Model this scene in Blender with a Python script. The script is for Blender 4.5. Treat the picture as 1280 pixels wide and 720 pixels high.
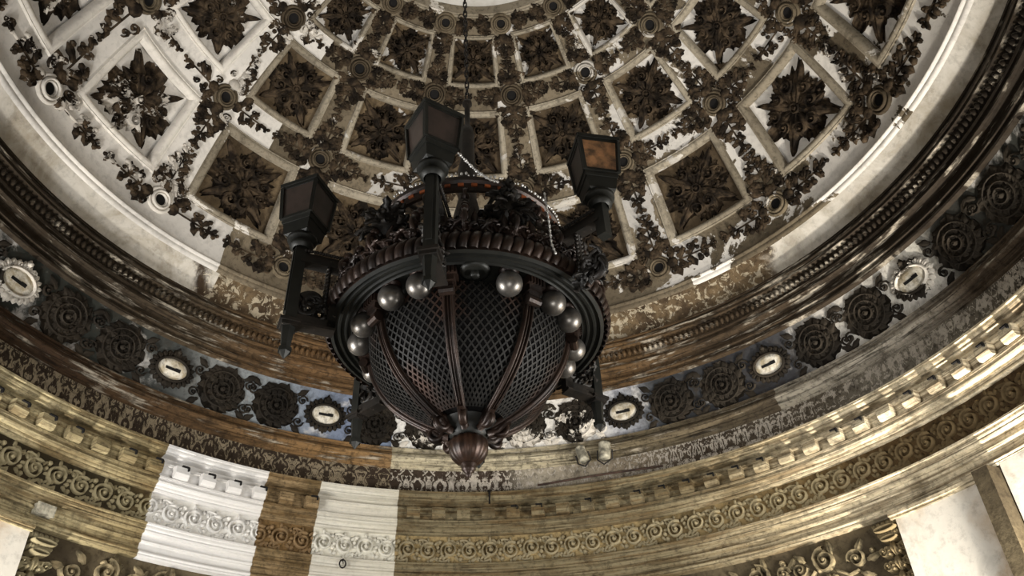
import bpy, math, random
from mathutils import Matrix, Vector
random.seed(7)
C = bpy.context.scene.collection
for o in list(bpy.data.objects): bpy.data.objects.remove(o)
PI = math.pi
S = 6.0            # metres per fitted unit (camera stands one unit from the rotunda's axis)
ZC = 1.6           # camera height
RAD = math.radians

# ------------------------------------------------------------------ camera
def make_camera():
    f, pitch, roll, yaw = 1043.6, RAD(38.579), RAD(2.631), RAD(2.658)
    cy, sy, cp, sp = math.cos(yaw), math.sin(yaw), math.cos(pitch), math.sin(pitch)
    F = Vector((sy*cp, cy*cp, sp)); R = Vector((cy, -sy, 0)); U = R.cross(F)
    c, s = math.cos(roll), math.sin(roll)
    Rc = c*R - s*U; Uc = s*R + c*U
    m = Matrix((Rc, Uc, -F)).transposed().to_4x4()
    m.translation = Vector((0, -S, ZC))
    cam = bpy.data.cameras.new('camera'); cam.lens = 36*f/1280; cam.sensor_width = 36
    cam.clip_end = 200
    o = bpy.data.objects.new('camera', cam); o.matrix_world = m; C.objects.link(o)
    bpy.context.scene.camera = o
make_camera()

# ------------------------------------------------------------------ light
sc = bpy.context.scene
sc.view_settings.view_transform = 'Standard'; sc.view_settings.look = 'None'
sc.view_settings.exposure = 0.1; sc.view_settings.gamma = 1; sc.view_settings.use_curve_mapping = False
w = bpy.data.worlds.new('world'); sc.world = w; w.use_nodes = True
w.node_tree.nodes['Background'].inputs[0].default_value = (.8, .85, 1, 1)
w.node_tree.nodes['Background'].inputs[1].default_value = .2

def polar(az, R, h):
    a = RAD(az); return Vector((S*R*math.sin(a), S*R*math.cos(a), ZC+S*h))
def area(name, az, R, h, taz, tR, th, sx, sy, power, col, spread=180):
    l = bpy.data.lights.new(name, 'AREA'); l.shape = 'RECTANGLE'; l.size = sx; l.size_y = sy
    l.energy = power; l.color = col; l.spread = RAD(spread)
    o = bpy.data.objects.new(name, l); C.objects.link(o)
    p = polar(az, R, h); t = polar(taz, tR, th); o.location = p
    o.rotation_euler = (t-p).to_track_quat('-Z', 'Y').to_euler()
    return o
# daylight through the tall windows at the sides of the rotunda
area('window_light', 98, .98, .22, -60, .8, 1.0, 2.2, 3.2, 670, (1, .98, .94))
area('window_light', -100, .98, .22, 60, .8, 1.0, 2.2, 3.2, 640, (1, .99, .98))
# fill added behind and below the camera, in place of floor bounce
area('fill_light', 180, 1.06, -.10, 0, .5, 1.3, 2.4, 1.6, 260, (1, .99, .97))
# flood lamps standing close to the wall, washing straight up over the cornice
area('flood_light', 71, 1.015, .16, 66, 1.04, .86, .3, .2, 420, (1, .93, .82), 130)
area('flood_light', -73, 1.015, .16, -68, 1.04, .86, .3, .2, 190, (1, .95, .87), 130)

# ------------------------------------------------------------------ node materials
def lin(c):
    return tuple(((x/255)/12.92 if x/255 <= .04045 else ((x/255+.055)/1.055)**2.4) for x in c)+(1,)
class G:
    def __init__(s, name):
        s.m = bpy.data.materials.new(name); s.m.use_nodes = True
        s.t = s.m.node_tree; s.b = s.t.nodes['Principled BSDF']; s._p = None; s._az = None
    def n(s, t): return s.t.nodes.new(t)
    def put(s, sock, v):
        if v is None: return
        if isinstance(v, bpy.types.NodeSocket): s.t.links.new(v, sock)
        elif isinstance(v, (tuple, list)) and len(v) == 3 and sock.type == 'RGBA': sock.default_value = lin(v)
        else: sock.default_value = v
    def pos(s):
        if s._p is None: s._p = s.n('ShaderNodeNewGeometry').outputs['Position']
        return s._p
    def math(s, op, a, b=None, c=None):
        n = s.n('ShaderNodeMath'); n.operation = op
        for i, v in enumerate((a, b, c)):
            if v is not None: s.put(n.inputs[i], v)
        return n.outputs[0]
    def xyz(s):
        n = s.n('ShaderNodeSeparateXYZ'); s.t.links.new(s.pos(), n.inputs[0]); return n.outputs
    def az(s):
        if s._az is None:
            x = s.xyz(); s._az = s.math('MULTIPLY', s.math('ARCTAN2', x[0], x[1]), 180/PI); s._z = x[2]
        return s._az
    def h(s):
        s.az(); return s.math('DIVIDE', s.math('SUBTRACT', s._z, ZC), S)
    def ringvec(s, ka=1.0, kz=1.0):
        n = s.n('ShaderNodeCombineXYZ'); s.put(n.inputs[0], s.math('MULTIPLY', s.az(), .105*ka)); s.put(n.inputs[1], s.math('MULTIPLY', s._z, kz))
        return n.outputs[0]
    def noise(s, scale, detail=4, rough=.6, vec=None, dist=0.0):
        n = s.n('ShaderNodeTexNoise'); s.put(n.inputs['Vector'], vec if vec is not None else s.pos())
        n.inputs['Scale'].default_value = scale; n.inputs['Detail'].default_value = detail
        n.inputs['Roughness'].default_value = rough; n.inputs['Distortion'].default_value = dist
        return n.outputs['Fac']
    def step(s, v, lo, hi):
        n = s.n('ShaderNodeMapRange'); n.interpolation_type = 'SMOOTHSTEP'
        s.put(n.inputs['Value'], v); s.put(n.inputs['From Min'], lo); s.put(n.inputs['From Max'], hi); return n.outputs[0]
    def ramp(s, v, stops, interp='LINEAR'):
        n = s.n('ShaderNodeValToRGB'); r = n.color_ramp; r.interpolation = interp; s.put(n.inputs[0], v)
        while len(r.elements) < len(stops): r.elements.new(.5)
        for e, (p, c) in zip(r.elements, stops):
            e.position = p; e.color = lin(c) if isinstance(c, (tuple, list)) else (c, c, c, 1)
        return n.outputs[0]
    def azramp(s, stops):
        """colour by azimuth (degrees); two stops under half a degree apart make a hard edge"""
        segs = [[stops[0]]]; cuts = []
        for p, q in zip(stops, stops[1:]):
            if q[0]-p[0] < .5: cuts.append((p[0]+q[0])/2); segs.append([q])
            else: segs[-1].append(q)
        out = None
        for k, g_ in enumerate(segs):
            c = s.ramp(s.math('MULTIPLY_ADD', s.az(), 1/360, .5), [((a+180)/360, c) for a, c in g_]) if len(g_) > 1 else None
            if c is None:
                n = s.n('ShaderNodeRGB'); v = g_[0][1]; n.outputs[0].default_value = lin(v) if isinstance(v, tuple) else (v, v, v, 1); c = n.outputs[0]
            out = c if out is None else s.mix(out, c, s.step(s.az(), cuts[k-1]-.06, cuts[k-1]+.06))
        return out
    def mix(s, a, b, f, mode='MIX'):
        n = s.n('ShaderNodeMix'); n.data_type = 'RGBA'; n.blend_type = mode
        s.put(n.inputs[0], f); s.put(n.inputs[6], a); s.put(n.inputs[7], b); return n.outputs[2]
    def ocol(s):
        n = s.n('ShaderNodeObjectInfo'); q = s.n('ShaderNodeSeparateColor'); s.t.links.new(n.outputs['Color'], q.inputs[0])
        s._rand = n.outputs['Random']; return q.outputs
    def grit(s, col, amt=.45, scale=22):
        a = s.step(s.noise(scale, 5, .7), .48, .66); b_ = s.step(s.noise(scale*.22, 6, .72, dist=.8), .50, .64)
        col = s.mix(col, (26, 20, 14), s.math('MULTIPLY', a, amt)); return s.mix(col, (38, 30, 20), s.math('MULTIPLY', b_, amt*.9))
    def done(s, col, rough=.8, metal=0.0, bump=None, bstr=.3, bdist=.02, spec=.12):
        s.put(s.b.inputs['Base Color'], col); s.put(s.b.inputs['Roughness'], rough); s.put(s.b.inputs['Metallic'], metal)
        s.b.inputs['Specular IOR Level'].default_value = spec
        if bump is not None:
            n = s.n('ShaderNodeBump'); n.inputs['Strength'].default_value = bstr; n.inputs['Distance'].default_value = bdist
            s.put(n.inputs['Height'], bump); s.t.links.new(n.outputs[0], s.b.inputs['Normal'])
        return s.m
M = {}
WHITE = (214, 209, 200)
def flaky(name, dark, mid, loss, scale, flake, bump=True, rough=.85, tone=.28):
    """old paint over plaster: `flake` is a socket builder for how much paint has fallen off (0..1)"""
    g = G(name)
    n1 = g.noise(scale, 6, .62, dist=.4); n2 = g.noise(scale*.28, 5, .6); n3 = g.noise(scale*4, 3, .6)
    base = g.mix(dark, mid, g.step(g.noise(scale*tone, 5, .6), .38, .68) if tone > 1 else g.step(n2, .35, .65))
    base = g.grit(base, .42, 16)
    pl = g.mix(loss, tuple(int(c*.80) for c in loss), g.step(n2, .3, .75)); pl = g.grit(pl, .16, 9)
    f = flake(g)
    thr = g.math('SUBTRACT', 1.0, f)                       # paint stays where noise is below thr
    nn = g.math('ADD', g.math('MULTIPLY', n1, .75), g.math('MULTIPLY', n2, .25))
    nn = g.math('ADD', nn, g.math('MULTIPLY_ADD', g.noise(scale*9, 4, .7), .12, -.06))
    v = g.math('SUBTRACT', nn, g.math('MULTIPLY_ADD', thr, .56, .22))
    mask = g.step(v, -.006, .012)
    M[name] = g.done(g.mix(base, pl, mask), rough, bump=g.math('ADD', n3, g.math('MULTIPLY', mask, -.8)) if bump else None, bstr=.35)
    return M[name]
oc = lambda g: g.ocol()[0]
flaky('ornament_paint', (25, 20, 15), (78, 65, 50), (200, 193, 182), 3.2, oc, tone=1.7)
flaky('panel_paint', (66, 55, 42), (104, 89, 68), (216, 211, 203), 1.1, oc)
flaky('frame_paint', (124, 115, 99), (156, 147, 130), (214, 208, 198), 1.3, oc)
flaky('field_paint', (82, 73, 59), (120, 109, 91), (216, 211, 203), 1.2,
      lambda g: g.azramp([(-180, .9), (-45.6, .90), (-45.2, .30), (-20, .32), (20, .32), (34, .44), (60, .56), (100, .7)]))
flaky('medallion_paint', (64, 55, 43), (108, 97, 79), (208, 202, 192), 2.0, oc)
def simple(name, col, rough=.6, metal=0.0, spec=.3, nz=None, var=.25):
    g = G(name); c = col
    b = None
    if nz:
        v = g.noise(nz, 5, .6); b = v
        c = g.mix(tuple(max(0, int(x*(1-var))) for x in col), tuple(min(255, int(x*(1+var))) for x in col), g.step(v, .3, .7))
    M[name] = g.done(c, rough, metal, b, .3, .01, spec); return M[name]
simple('void_dark', (12, 10, 9), .9)
simple('floor_stone', (96, 90, 80), .6, nz=1.5)
# springing band (plain, mostly white at the sides, stencilled and brown at the back)
g = G('spring_band')
n1 = g.noise(1.3, 7, .65, dist=.5); n2 = g.noise(.4, 4, .6)
wh = g.mix((205, 200, 190), (150, 140, 122), g.step(n1, .35, .75))
dk = g.mix((60, 48, 36), (104, 88, 66), g.step(n1, .35, .6))
dk = g.mix(dk, (158, 147, 126), g.step(g.noise(7.5, 6, .68, dist=.8), .535, .56))
f = g.azramp([(-180, .9), (-66, .92), (-54, .56), (-46, .46), (-44.8, .46), (-44.5, .20), (0, .12), (30, .12), (46, .42), (56, .75), (80, .85)])
M['spring_band'] = g.done(g.mix(g.grit(dk, .4, 14), g.grit(wh, .22, 8), g.step(g.math('ADD', g.math('MULTIPLY_ADD', n2, .5, g.math('MULTIPLY', n1, .5)), f), .93, 1.03)), .9, bump=n1, bstr=.2)
# dark weathered mouldings with rusty streaks
def streaky(name, stops, dark, light, lightamt, ka=.8, kz=16.0, rough=.92, fine=.35):
    g = G(name)
    v = g.noise(1.0, 5, .62, g.ringvec(ka*2.0, kz)); v2 = g.noise(.9, 4, .6); v3 = g.noise(7, 4, .65)
    base = g.azramp(stops)
    base = g.mix(base, dark, g.math('MULTIPLY', g.step(v, .45, .68), .72))
    base = g.mix(base, light, g.math('MULTIPLY', g.step(g.math('ADD', v, g.math('MULTIPLY', v2, .5)), .80, .94), lightamt))
    v4 = g.noise(1.0, 3, .6, g.ringvec(1.6, 52)); base = g.mix(base, (18, 14, 10), g.math('MULTIPLY', g.step(v4, .52, .66), .7)); base = g.mix(base, light, g.math('MULTIPLY', g.step(v4, .36, .26), .35))
    base = g.grit(base, .55, 14)
    M[name] = g.done(base, rough, bump=g.math('ADD', v, v3), bstr=.3); return M[name]
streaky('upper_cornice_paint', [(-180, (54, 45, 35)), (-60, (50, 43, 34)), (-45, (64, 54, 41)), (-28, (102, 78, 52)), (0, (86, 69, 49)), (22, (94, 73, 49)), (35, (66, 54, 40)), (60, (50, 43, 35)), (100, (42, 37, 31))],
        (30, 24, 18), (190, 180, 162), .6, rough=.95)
streaky('drum_moulding_paint', [(-180, (64, 50, 36)), (-60, (62, 47, 34)), (-40, (88, 68, 46)), (-20, (128, 100, 66)), (-13.7, (132, 106, 74)), (-13.4, (176, 166, 140)), (8, (176, 166, 140)), (18, (104, 94, 74)), (43, (80, 70, 56)), (43.3, (150, 142, 126)), (62, (160, 152, 138)), (72, (86, 74, 60)), (100, (60, 50, 40))],
        (38, 30, 23), (200, 190, 170), .5, rough=.95)
cor = [(-180, (158, 147, 116)), (-70, (172, 160, 126)), (-52, (160, 147, 112)), (-44.6, (128, 114, 82)), (-44.3, (206, 204, 201)), (-30.8, (203, 200, 195)), (-30.5, (132, 112, 82)), (-23.5, (130, 110, 80)), (-23.2, (196, 192, 180)), (-12.5, (190, 185, 170)), (-12.2, (116, 106, 82)), (5, (114, 104, 80)), (25, (122, 112, 88)), (40, (172, 158, 128)), (54, (216, 202, 172)), (100, (222, 206, 174))]  # paler right end has the light falling there put into its colour
g = G('cornice_plaster')
v = g.noise(1.0, 6, .66, g.ringvec(.8, 14)); v2 = g.noise(.8, 5, .62, dist=.6); v3 = g.noise(9, 4, .65)
clean = g.azramp([(-180, .85), (-44.6, .95), (-44.3, .10), (-30.8, .10), (-30.5, 1.0), (-23.5, 1.0), (-23.2, .22), (-12.5, .22), (-12.2, 1.0), (100, .9)])
b = g.azramp(cor)
b = g.mix(b, (88, 68, 40), g.math('MULTIPLY', g.math('MULTIPLY', g.step(v, .44, .62), .72), clean))
b = g.mix(b, (74, 60, 34), g.math('MULTIPLY', g.math('MULTIPLY', g.step(v2, .5, .72), .62), clean))
b = g.mix(b, (54, 42, 26), g.math('MULTIPLY', g.math('MULTIPLY', g.step(v3, .55, .8), .40), clean))
v4 = g.noise(1.0, 3, .6, g.ringvec(1.4, 46)); b = g.mix(b, (46, 36, 22), g.math('MULTIPLY', g.math('MULTIPLY', g.step(v4, .52, .64), .6), clean))
b = g.mix(b, g.grit(b, .45, 16), clean)
M['cornice_plaster'] = g.done(b, .85, bump=g.math('ADD', v3, v), bstr=.25)
# scrolled frieze ground: darker towards the sides
g = G('frieze_plaster')
v = g.noise(1.5, 6, .62); v3 = g.noise(9, 4, .65)
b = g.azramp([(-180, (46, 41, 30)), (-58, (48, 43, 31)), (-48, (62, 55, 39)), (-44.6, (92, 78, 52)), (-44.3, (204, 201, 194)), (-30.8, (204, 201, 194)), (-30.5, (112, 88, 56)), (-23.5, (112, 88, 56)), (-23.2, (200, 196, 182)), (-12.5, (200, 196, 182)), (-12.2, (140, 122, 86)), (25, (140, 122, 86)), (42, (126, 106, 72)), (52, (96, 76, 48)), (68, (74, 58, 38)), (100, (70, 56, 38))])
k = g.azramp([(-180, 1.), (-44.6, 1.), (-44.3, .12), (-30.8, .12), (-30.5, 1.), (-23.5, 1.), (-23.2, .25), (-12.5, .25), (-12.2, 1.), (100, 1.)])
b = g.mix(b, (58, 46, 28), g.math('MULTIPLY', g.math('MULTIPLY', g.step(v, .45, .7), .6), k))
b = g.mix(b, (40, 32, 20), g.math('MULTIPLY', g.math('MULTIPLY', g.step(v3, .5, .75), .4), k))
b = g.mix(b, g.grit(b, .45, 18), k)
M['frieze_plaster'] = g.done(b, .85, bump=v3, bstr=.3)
# painted cove behind the rosettes: blue, white and soot-black stretches
g = G('cove_paint')
v = g.noise(1.4, 6, .62, dist=.4); v3 = g.noise(7, 5, .65)
b = g.azramp([(-180, (34, 36, 33)), (-66, (40, 42, 38)), (-56, (44, 46, 42)), (-46, (62, 64, 62)), (-40, (118, 120, 118)), (-32, (122, 128, 132)), (-20, (104, 114, 134)), (-13.8, (112, 124, 144)), (-13.5, (204, 202, 196)), (2, (208, 204, 196)), (14, (204, 200, 192)), (21, (150, 152, 158)), (26, (50, 52, 54)), (38, (42, 42, 44)), (47, (60, 60, 62)), (53, (176, 172, 164)), (68, (186, 182, 172)), (72, (56, 56, 52)), (100, (40, 42, 38))])
b = g.mix(b, (206, 202, 196), g.math('MULTIPLY', g.step(v, .56, .66), .55))
b = g.mix(b, (58, 48, 36), g.math('MULTIPLY', g.step(v3, .52, .72), .5))
b = g.grit(b, .35, 15)
M['cove_paint'] = g.done(b, .85, bump=v3, bstr=.25)
# stencilled band below the cove
g = G('stencil_band')
zz = g.ringvec(1, 1)
pp = g.n('ShaderNodeCombineXYZ'); g.put(pp.inputs[0], g.math('MULTIPLY', g.math('PINGPONG', g.az(), 1.6), .22)); g.put(pp.inputs[1], g._z); g.put(pp.inputs[2], g.math('MULTIPLY', g.az(), .0035))
v = g.noise(7.0, 5, .62, pp.outputs[0], 1.0); v2 = g.noise(.7, 4, .6); v3 = g.noise(12, 4, .6)
dk = g.azramp([(-180, (46, 38, 30)), (-20, (52, 43, 34)), (-13.6, (54, 44, 36)), (3, (62, 52, 44)), (6, (150, 142, 126)), (20, (132, 120, 102)), (30, (64, 54, 44)), (48, (84, 76, 64)), (56, (120, 114, 102)), (72, (96, 90, 78)), (80, (50, 43, 36)), (100, (44, 38, 32))])
lt = g.azramp([(-180, (140, 128, 106)), (-13.6, (128, 116, 96)), (-13.3, (168, 160, 148)), (100, (166, 158, 144))])
b = g.mix(dk, lt, g.step(g.math('ADD', g.math('MULTIPLY', v, .8), g.math('MULTIPLY', v2, .2)), .50, .52))
b = g.grit(b, .5, 14)
M['stencil_band'] = g.done(b, .85, bump=v, bstr=.2)
# relief on the cove and friezes
flaky('rosette_paint', (27, 24, 20), (54, 48, 40), (205, 198, 186), 2.4, oc)
g = G('scroll_plaster')
v3 = g.noise(9, 4, .65)
b = g.azramp([(-180, (134, 125, 100)), (-44.6, (132, 122, 94)), (-44.3, (208, 205, 199)), (-30.8, (208, 205, 199)), (-30.5, (118, 96, 68)), (-23.5, (118, 96, 68)), (-23.2, (196, 192, 180)), (-12.5, (192, 188, 174)), (-12.2, (128, 117, 92)), (25, (140, 129, 102)), (44, (150, 136, 104)), (56, (100, 84, 58)), (100, (84, 70, 50))])
M['scroll_plaster'] = g.done(g.mix(b, (70, 55, 34), g.math('MULTIPLY', g.step(v3, .5, .72), .45)), .8, bump=v3, bstr=.2)
g = G('cartouche_plate'); v = g.noise(6, 5, .6)
M['cartouche_plate'] = g.done(g.grit(g.mix((160, 148, 124), (200, 194, 180), g.step(v, .4, .6)), .4, 14), .7, bump=v)
g = G('lower_wall_plaster'); v = g.noise(.9, 6, .6, dist=.5); v3 = g.noise(8, 4, .6)
b = g.mix((60, 52, 40), (92, 82, 63), g.step(v, .35, .65)); b = g.mix(b, (44, 36, 26), g.math('MULTIPLY', g.step(v3, .5, .75), .5))
b = g.grit(b, .4, 14)
M['lower_wall_plaster'] = g.done(b, .85, bump=v3, bstr=.3)
g = G('white_panel_plaster'); v = g.noise(.9, 6, .62, dist=.4); v3 = g.noise(8, 4, .6)
b = g.mix((204, 198, 186), (164, 138, 104), g.math('MULTIPLY', g.step(v, .46, .68), .85)); b = g.grit(b, .18, 8); b = g.mix(b, (150, 122, 86), g.math('MULTIPLY', g.step(v3, .6, .8), .25))
M['white_panel_plaster'] = g.done(b, .8, bump=v3, bstr=.15)
g = G('oculus_plaster'); v = g.noise(1.2, 5, .6)
M['oculus_plaster'] = g.done(g.mix((226, 224, 219), (190, 186, 178), g.step(v, .35, .7)), .85)
# chandelier metals
g = G('dark_bronze'); v = g.noise(6, 5, .6); v3 = g.noise(40, 3, .6)
b = g.mix((20, 18, 15), (36, 31, 26), g.step(v, .35, .65)); b = g.mix(b, (120, 112, 100), g.math('MULTIPLY', g.step(v3, .66, .74), .5))
M['dark_bronze'] = g.done(b, .55, .3, v3, .25, .01, .4)
g = G('brown_bronze'); v = g.noise(5, 5, .6); v3 = g.noise(30, 3, .6)
b = g.mix((27, 21, 18), (48, 35, 28), g.step(v, .35, .65))
M['brown_bronze'] = g.done(b, .42, .45, v3, .2, .01, .4)
g = G('green_bronze'); v = g.noise(4, 5, .6)
M['green_bronze'] = g.done(g.mix((18, 19, 16), (31, 31, 27), g.step(v, .35, .65)), .5, .3, v, .2, .01, .4)
g = G('lattice_bronze'); v = g.noise(1.6, 4, .5); v3 = g.noise(14, 4, .6)
b = g.mix((16, 15, 13), (27, 25, 22), g.step(v3, .35, .65)); b = g.mix(b, (74, 50, 38), g.math('MULTIPLY', g.step(v, .5, .68), .6))
M['lattice_bronze'] = g.done(b, .62, .25, v3, .2, .01, .3)
simple('copper', (150, 84, 50), .35, .7, .5, 8, .3)
g = G('finial_copper'); v = g.noise(8, 4, .6)
M['finial_copper'] = g.done(g.mix((34, 24, 18), (60, 40, 28), g.step(v, .35, .65)), .42, .5, v, .1, .01, .5)
g = G('globe_glass'); v = g.noise(9, 4, .6)
M['globe_glass'] = g.done(g.mix((92, 88, 83), (120, 116, 110), g.step(v, .35, .65)), .36, .8, None, spec=.5)
simple('amber_glass', (116, 84, 56), .3, 0, .5, 9, .45)
simple('smoked_glass', (40, 32, 28), .35, 0, .5, 5, .3)
simple('iron', (36, 33, 30), .5, .6, .4, 20, .3)
simple('crystal', (190, 188, 184), .2, .3, .8)
simple('spandrel_plaster', (112, 101, 78), .9, 0, .1, 7, .35)
simple('lamp_tin', (140, 136, 120), .6, .2, .5, 12, .3)
simple('rust_pipe', (70, 54, 46), .7, .1, .3, 8, .3)

# ------------------------------------------------------------------ mesh helpers
def link(name, mesh, mat=None, parent=None, loc=None, rot=None):
    o = bpy.data.objects.new(name, mesh); C.objects.link(o)
    if mat and not mesh.materials: mesh.materials.append(M[mat])
    if parent: o.parent = parent
    if loc: o.location = loc
    if rot: o.rotation_euler = rot
    return o
def mk(name, V, F, smooth=True):
    me = bpy.data.meshes.new(name); me.from_pydata([tuple(v) for v in V], [], F); me.update()
    if smooth: me.polygons.foreach_set('use_smooth', [True]*len(me.polygons))
    return me
class B:
    """vertex / face collector"""
    def __init__(s): s.V = []; s.F = []
    def add(s, V, F):
        k = len(s.V); s.V += V; s.F += [tuple(i+k for i in f) for f in F]
    def grid(s, P, close_u=False, close_v=False):
        n, m = len(P), len(P[0]); V = [p for r in P for p in r]; F = []
        for i in range(n if close_u else n-1):
            for j in range(m if close_v else m-1):
                a, b = i, (i+1) % n; c, d = j, (j+1) % m
                F.append((a*m+c, b*m+c, b*m+d, a*m+d))
        s.add(V, F)
    def box(s, c, d, R=None):
        V = [Vector((x*d[0]/2, y*d[1]/2, z*d[2]/2)) for x in (-1, 1) for y in (-1, 1) for z in (-1, 1)]
        if R: V = [R @ v for v in V]
        s.add([v+Vector(c) for v in V], [(0, 1, 3, 2), (4, 6, 7, 5), (0, 4, 5, 1), (2, 3, 7, 6), (0, 2, 6, 4), (1, 5, 7, 3)])
    def frustum(s, z0, w0, z1, w1, n=4, rot=PI/4, cx=0, cy=0, cap=True):
        V = []
        for z, w in ((z0, w0), (z1, w1)):
            for k in range(n):
                a = rot+2*PI*k/n; V.append(Vector((cx+w*math.cos(a), cy+w*math.sin(a), z)))
        F = [(k, (k+1) % n, n+(k+1) % n, n+k) for k in range(n)]
        if cap: F += [tuple(range(n-1, -1, -1)), tuple(range(n, 2*n))]
        s.add(V, F)
    def lathe(s, prof, n=48, a0=0, a1=2*PI, cx=0, cy=0, mod=None):
        full = abs(a1-a0-2*PI) < 1e-6; P = []
        for k in range(n if full else n+1):
            a = a0+(a1-a0)*k/n
            P.append([Vector((cx+(r+(mod(a, i) if mod else 0))*math.sin(a), cy-(r+(mod(a, i) if mod else 0))*math.cos(a), z)) for i, (r, z) in enumerate(prof)])
        s.grid(P, close_u=full)
    def tube(s, pts, rad, n=6, caps=True, flat=1.0, up=None):
        pts = [Vector(p) for p in pts]; m = len(pts)
        rr = rad if isinstance(rad, (list, tuple)) else [rad]*m
        ref = Vector(up) if up else Vector((.13, .21, .97)); P = []
        for i, p in enumerate(pts):
            t = (pts[min(i+1, m-1)]-pts[max(i-1, 0)]).normalized()
            x = t.cross(ref)
            if x.length < 1e-4: x = t.cross(Vector((1, 0, 0)))
            x.normalize(); y = x.cross(t)
            P.append([p+rr[i]*(math.cos(2*PI*k/n)*x+flat*math.sin(2*PI*k/n)*y) for k in range(n)])
        k0 = len(s.V); s.grid(P, close_v=True)
        if caps:
            s.F.append(tuple(k0+k for k in range(n-1, -1, -1))); s.F.append(tuple(k0+(m-1)*n+k for k in range(n)))
    def sphere(s, c, r, n=12, m=8, squash=1.0):
        c = Vector(c); P = []
        for k in range(n):
            a = 2*PI*k/n
            P.append([c+Vector((r*math.sin(PI*j/m)*math.cos(a), r*math.sin(PI*j/m)*math.sin(a), squash*r*math.cos(PI*j/m))) for j in range(m+1)])
        s.grid(P, close_u=True)
    def mesh(s, name, smooth=True): return mk(name, s.V, s.F, smooth)
def auto(me, ang=35):
    """crisp edges on smooth meshes"""
    import bmesh
    bm = bmesh.new(); bm.from_mesh(me); bmesh.ops.remove_doubles(bm, verts=bm.verts, dist=1e-5)
    for e in bm.edges: e.smooth = not (len(e.link_faces) == 2 and e.calc_face_angle(0) > RAD(ang))
    for f in bm.faces: f.smooth = True
    bmesh.ops.recalc_face_normals(bm, faces=bm.faces)
    bm.to_mesh(me); bm.free(); return me
def struct(o): o['kind'] = 'structure'; return o

def ring(name, runs, mat, n=240):
    """surface of revolution about the rotunda axis; runs = polylines of (R,h) units, crisp between runs"""
    b = B()
    for run in runs:
        P = []
        for k in range(n):
            a = 2*PI*k/n
            P.append([Vector((S*r*math.sin(a), S*r*math.cos(a), ZC+S*h)) for r, h in run])
        b.grid(P, close_u=True)
    o = link(name, b.mesh(name), mat); return struct(o)
def runs_of(pts): return [[pts[i], pts[i+1]] for i in range(len(pts)-1)]
def arc(p, q, bulge, n=6):
    """curved run between two profile points, bulging towards the room by `bulge` units"""
    out = []; dx, dy = q[0]-p[0], q[1]-p[1]; L = math.hypot(dx, dy)
    nx, ny = -dy/L, dx/L
    if nx > 0: nx, ny = -nx, -ny
    for i in range(n+1):
        t = i/n; k = bulge*math.sin(PI*t); out.append((p[0]+dx*t+nx*k, p[1]+dy*t+ny*k))
    return out

# ------------------------------------------------------------------ surfaces that carry relief
class Surf:
    def __init__(s, pts, smooth=True):
        """pts in units from bottom to top"""
        P = [(S*a, S*b) for a, b in pts]
        if smooth:
            Q = []
            E = [tuple(2*P[0][k]-P[1][k] for k in (0, 1))]+P+[tuple(2*P[-1][k]-P[-2][k] for k in (0, 1))]
            for i in range(1, len(E)-2):
                p0, p1, p2, p3 = E[i-1:i+3]
                d = [max(math.dist(*q), 1e-6)**.5 for q in ((p0, p1), (p1, p2), (p2, p3))]
                t0 = 0; t1 = d[0]; t2 = t1+d[1]; t3 = t2+d[2]
                for j in range(16):
                    t = t1+(t2-t1)*j/16; r = []
                    for k in (0, 1):
                        a1 = (t1-t)/(t1-t0)*p0[k]+(t-t0)/(t1-t0)*p1[k]; a2 = (t2-t)/(t2-t1)*p1[k]+(t-t1)/(t2-t1)*p2[k]
                        a3 = (t3-t)/(t3-t2)*p2[k]+(t-t2)/(t3-t2)*p3[k]
                        b1 = (t2-t)/(t2-t0)*a1+(t-t0)/(t2-t0)*a2; b2 = (t3-t)/(t3-t1)*a2+(t-t1)/(t3-t1)*a3
                        r.append((t2-t)/(t2-t1)*b1+(t-t1)/(t2-t1)*b2)
                    Q.append(tuple(r))
            Q.append(P[-1]); P2 = Q
        else: P2 = P
        s.P = P2; s.A = [0]
        for i in range(1, len(P2)): s.A.append(s.A[-1]+math.dist(P2[i-1], P2[i]))
        s.L = s.A[-1]
        s.knots = []
        for p in P: s.knots.append(min(range(len(P2)), key=lambda i: math.dist(P2[i], p)))
        s.knots = [s.A[i] for i in s.knots]
    def at(s, a):
        A = s.A; i = 0
        lo, hi = 0, len(A)-2
        while lo < hi:
            m = (lo+hi+1)//2
            if A[m] <= a: lo = m
            else: hi = m-1
        i = lo; t = (a-A[i])/(A[i+1]-A[i]); p, q = s.P[i], s.P[i+1]
        T = ((q[0]-p[0])/(A[i+1]-A[i]), (q[1]-p[1])/(A[i+1]-A[i]))
        return p[0]+t*(q[0]-p[0]), p[1]+t*(q[1]-p[1]), T
    def pt(s, a, az, off=0.0):
        r, h, T = s.at(a)
        r += off*-T[1]; h += off*T[0]
        return Vector((r*math.sin(az), r*math.cos(az), ZC+h))
    def map(s, arc0, az0=0.0):
        def f(x, y, z):
            r = s.at(arc0+y)[0]; return s.pt(arc0+y, az0+x/r, z)
        return f

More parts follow.
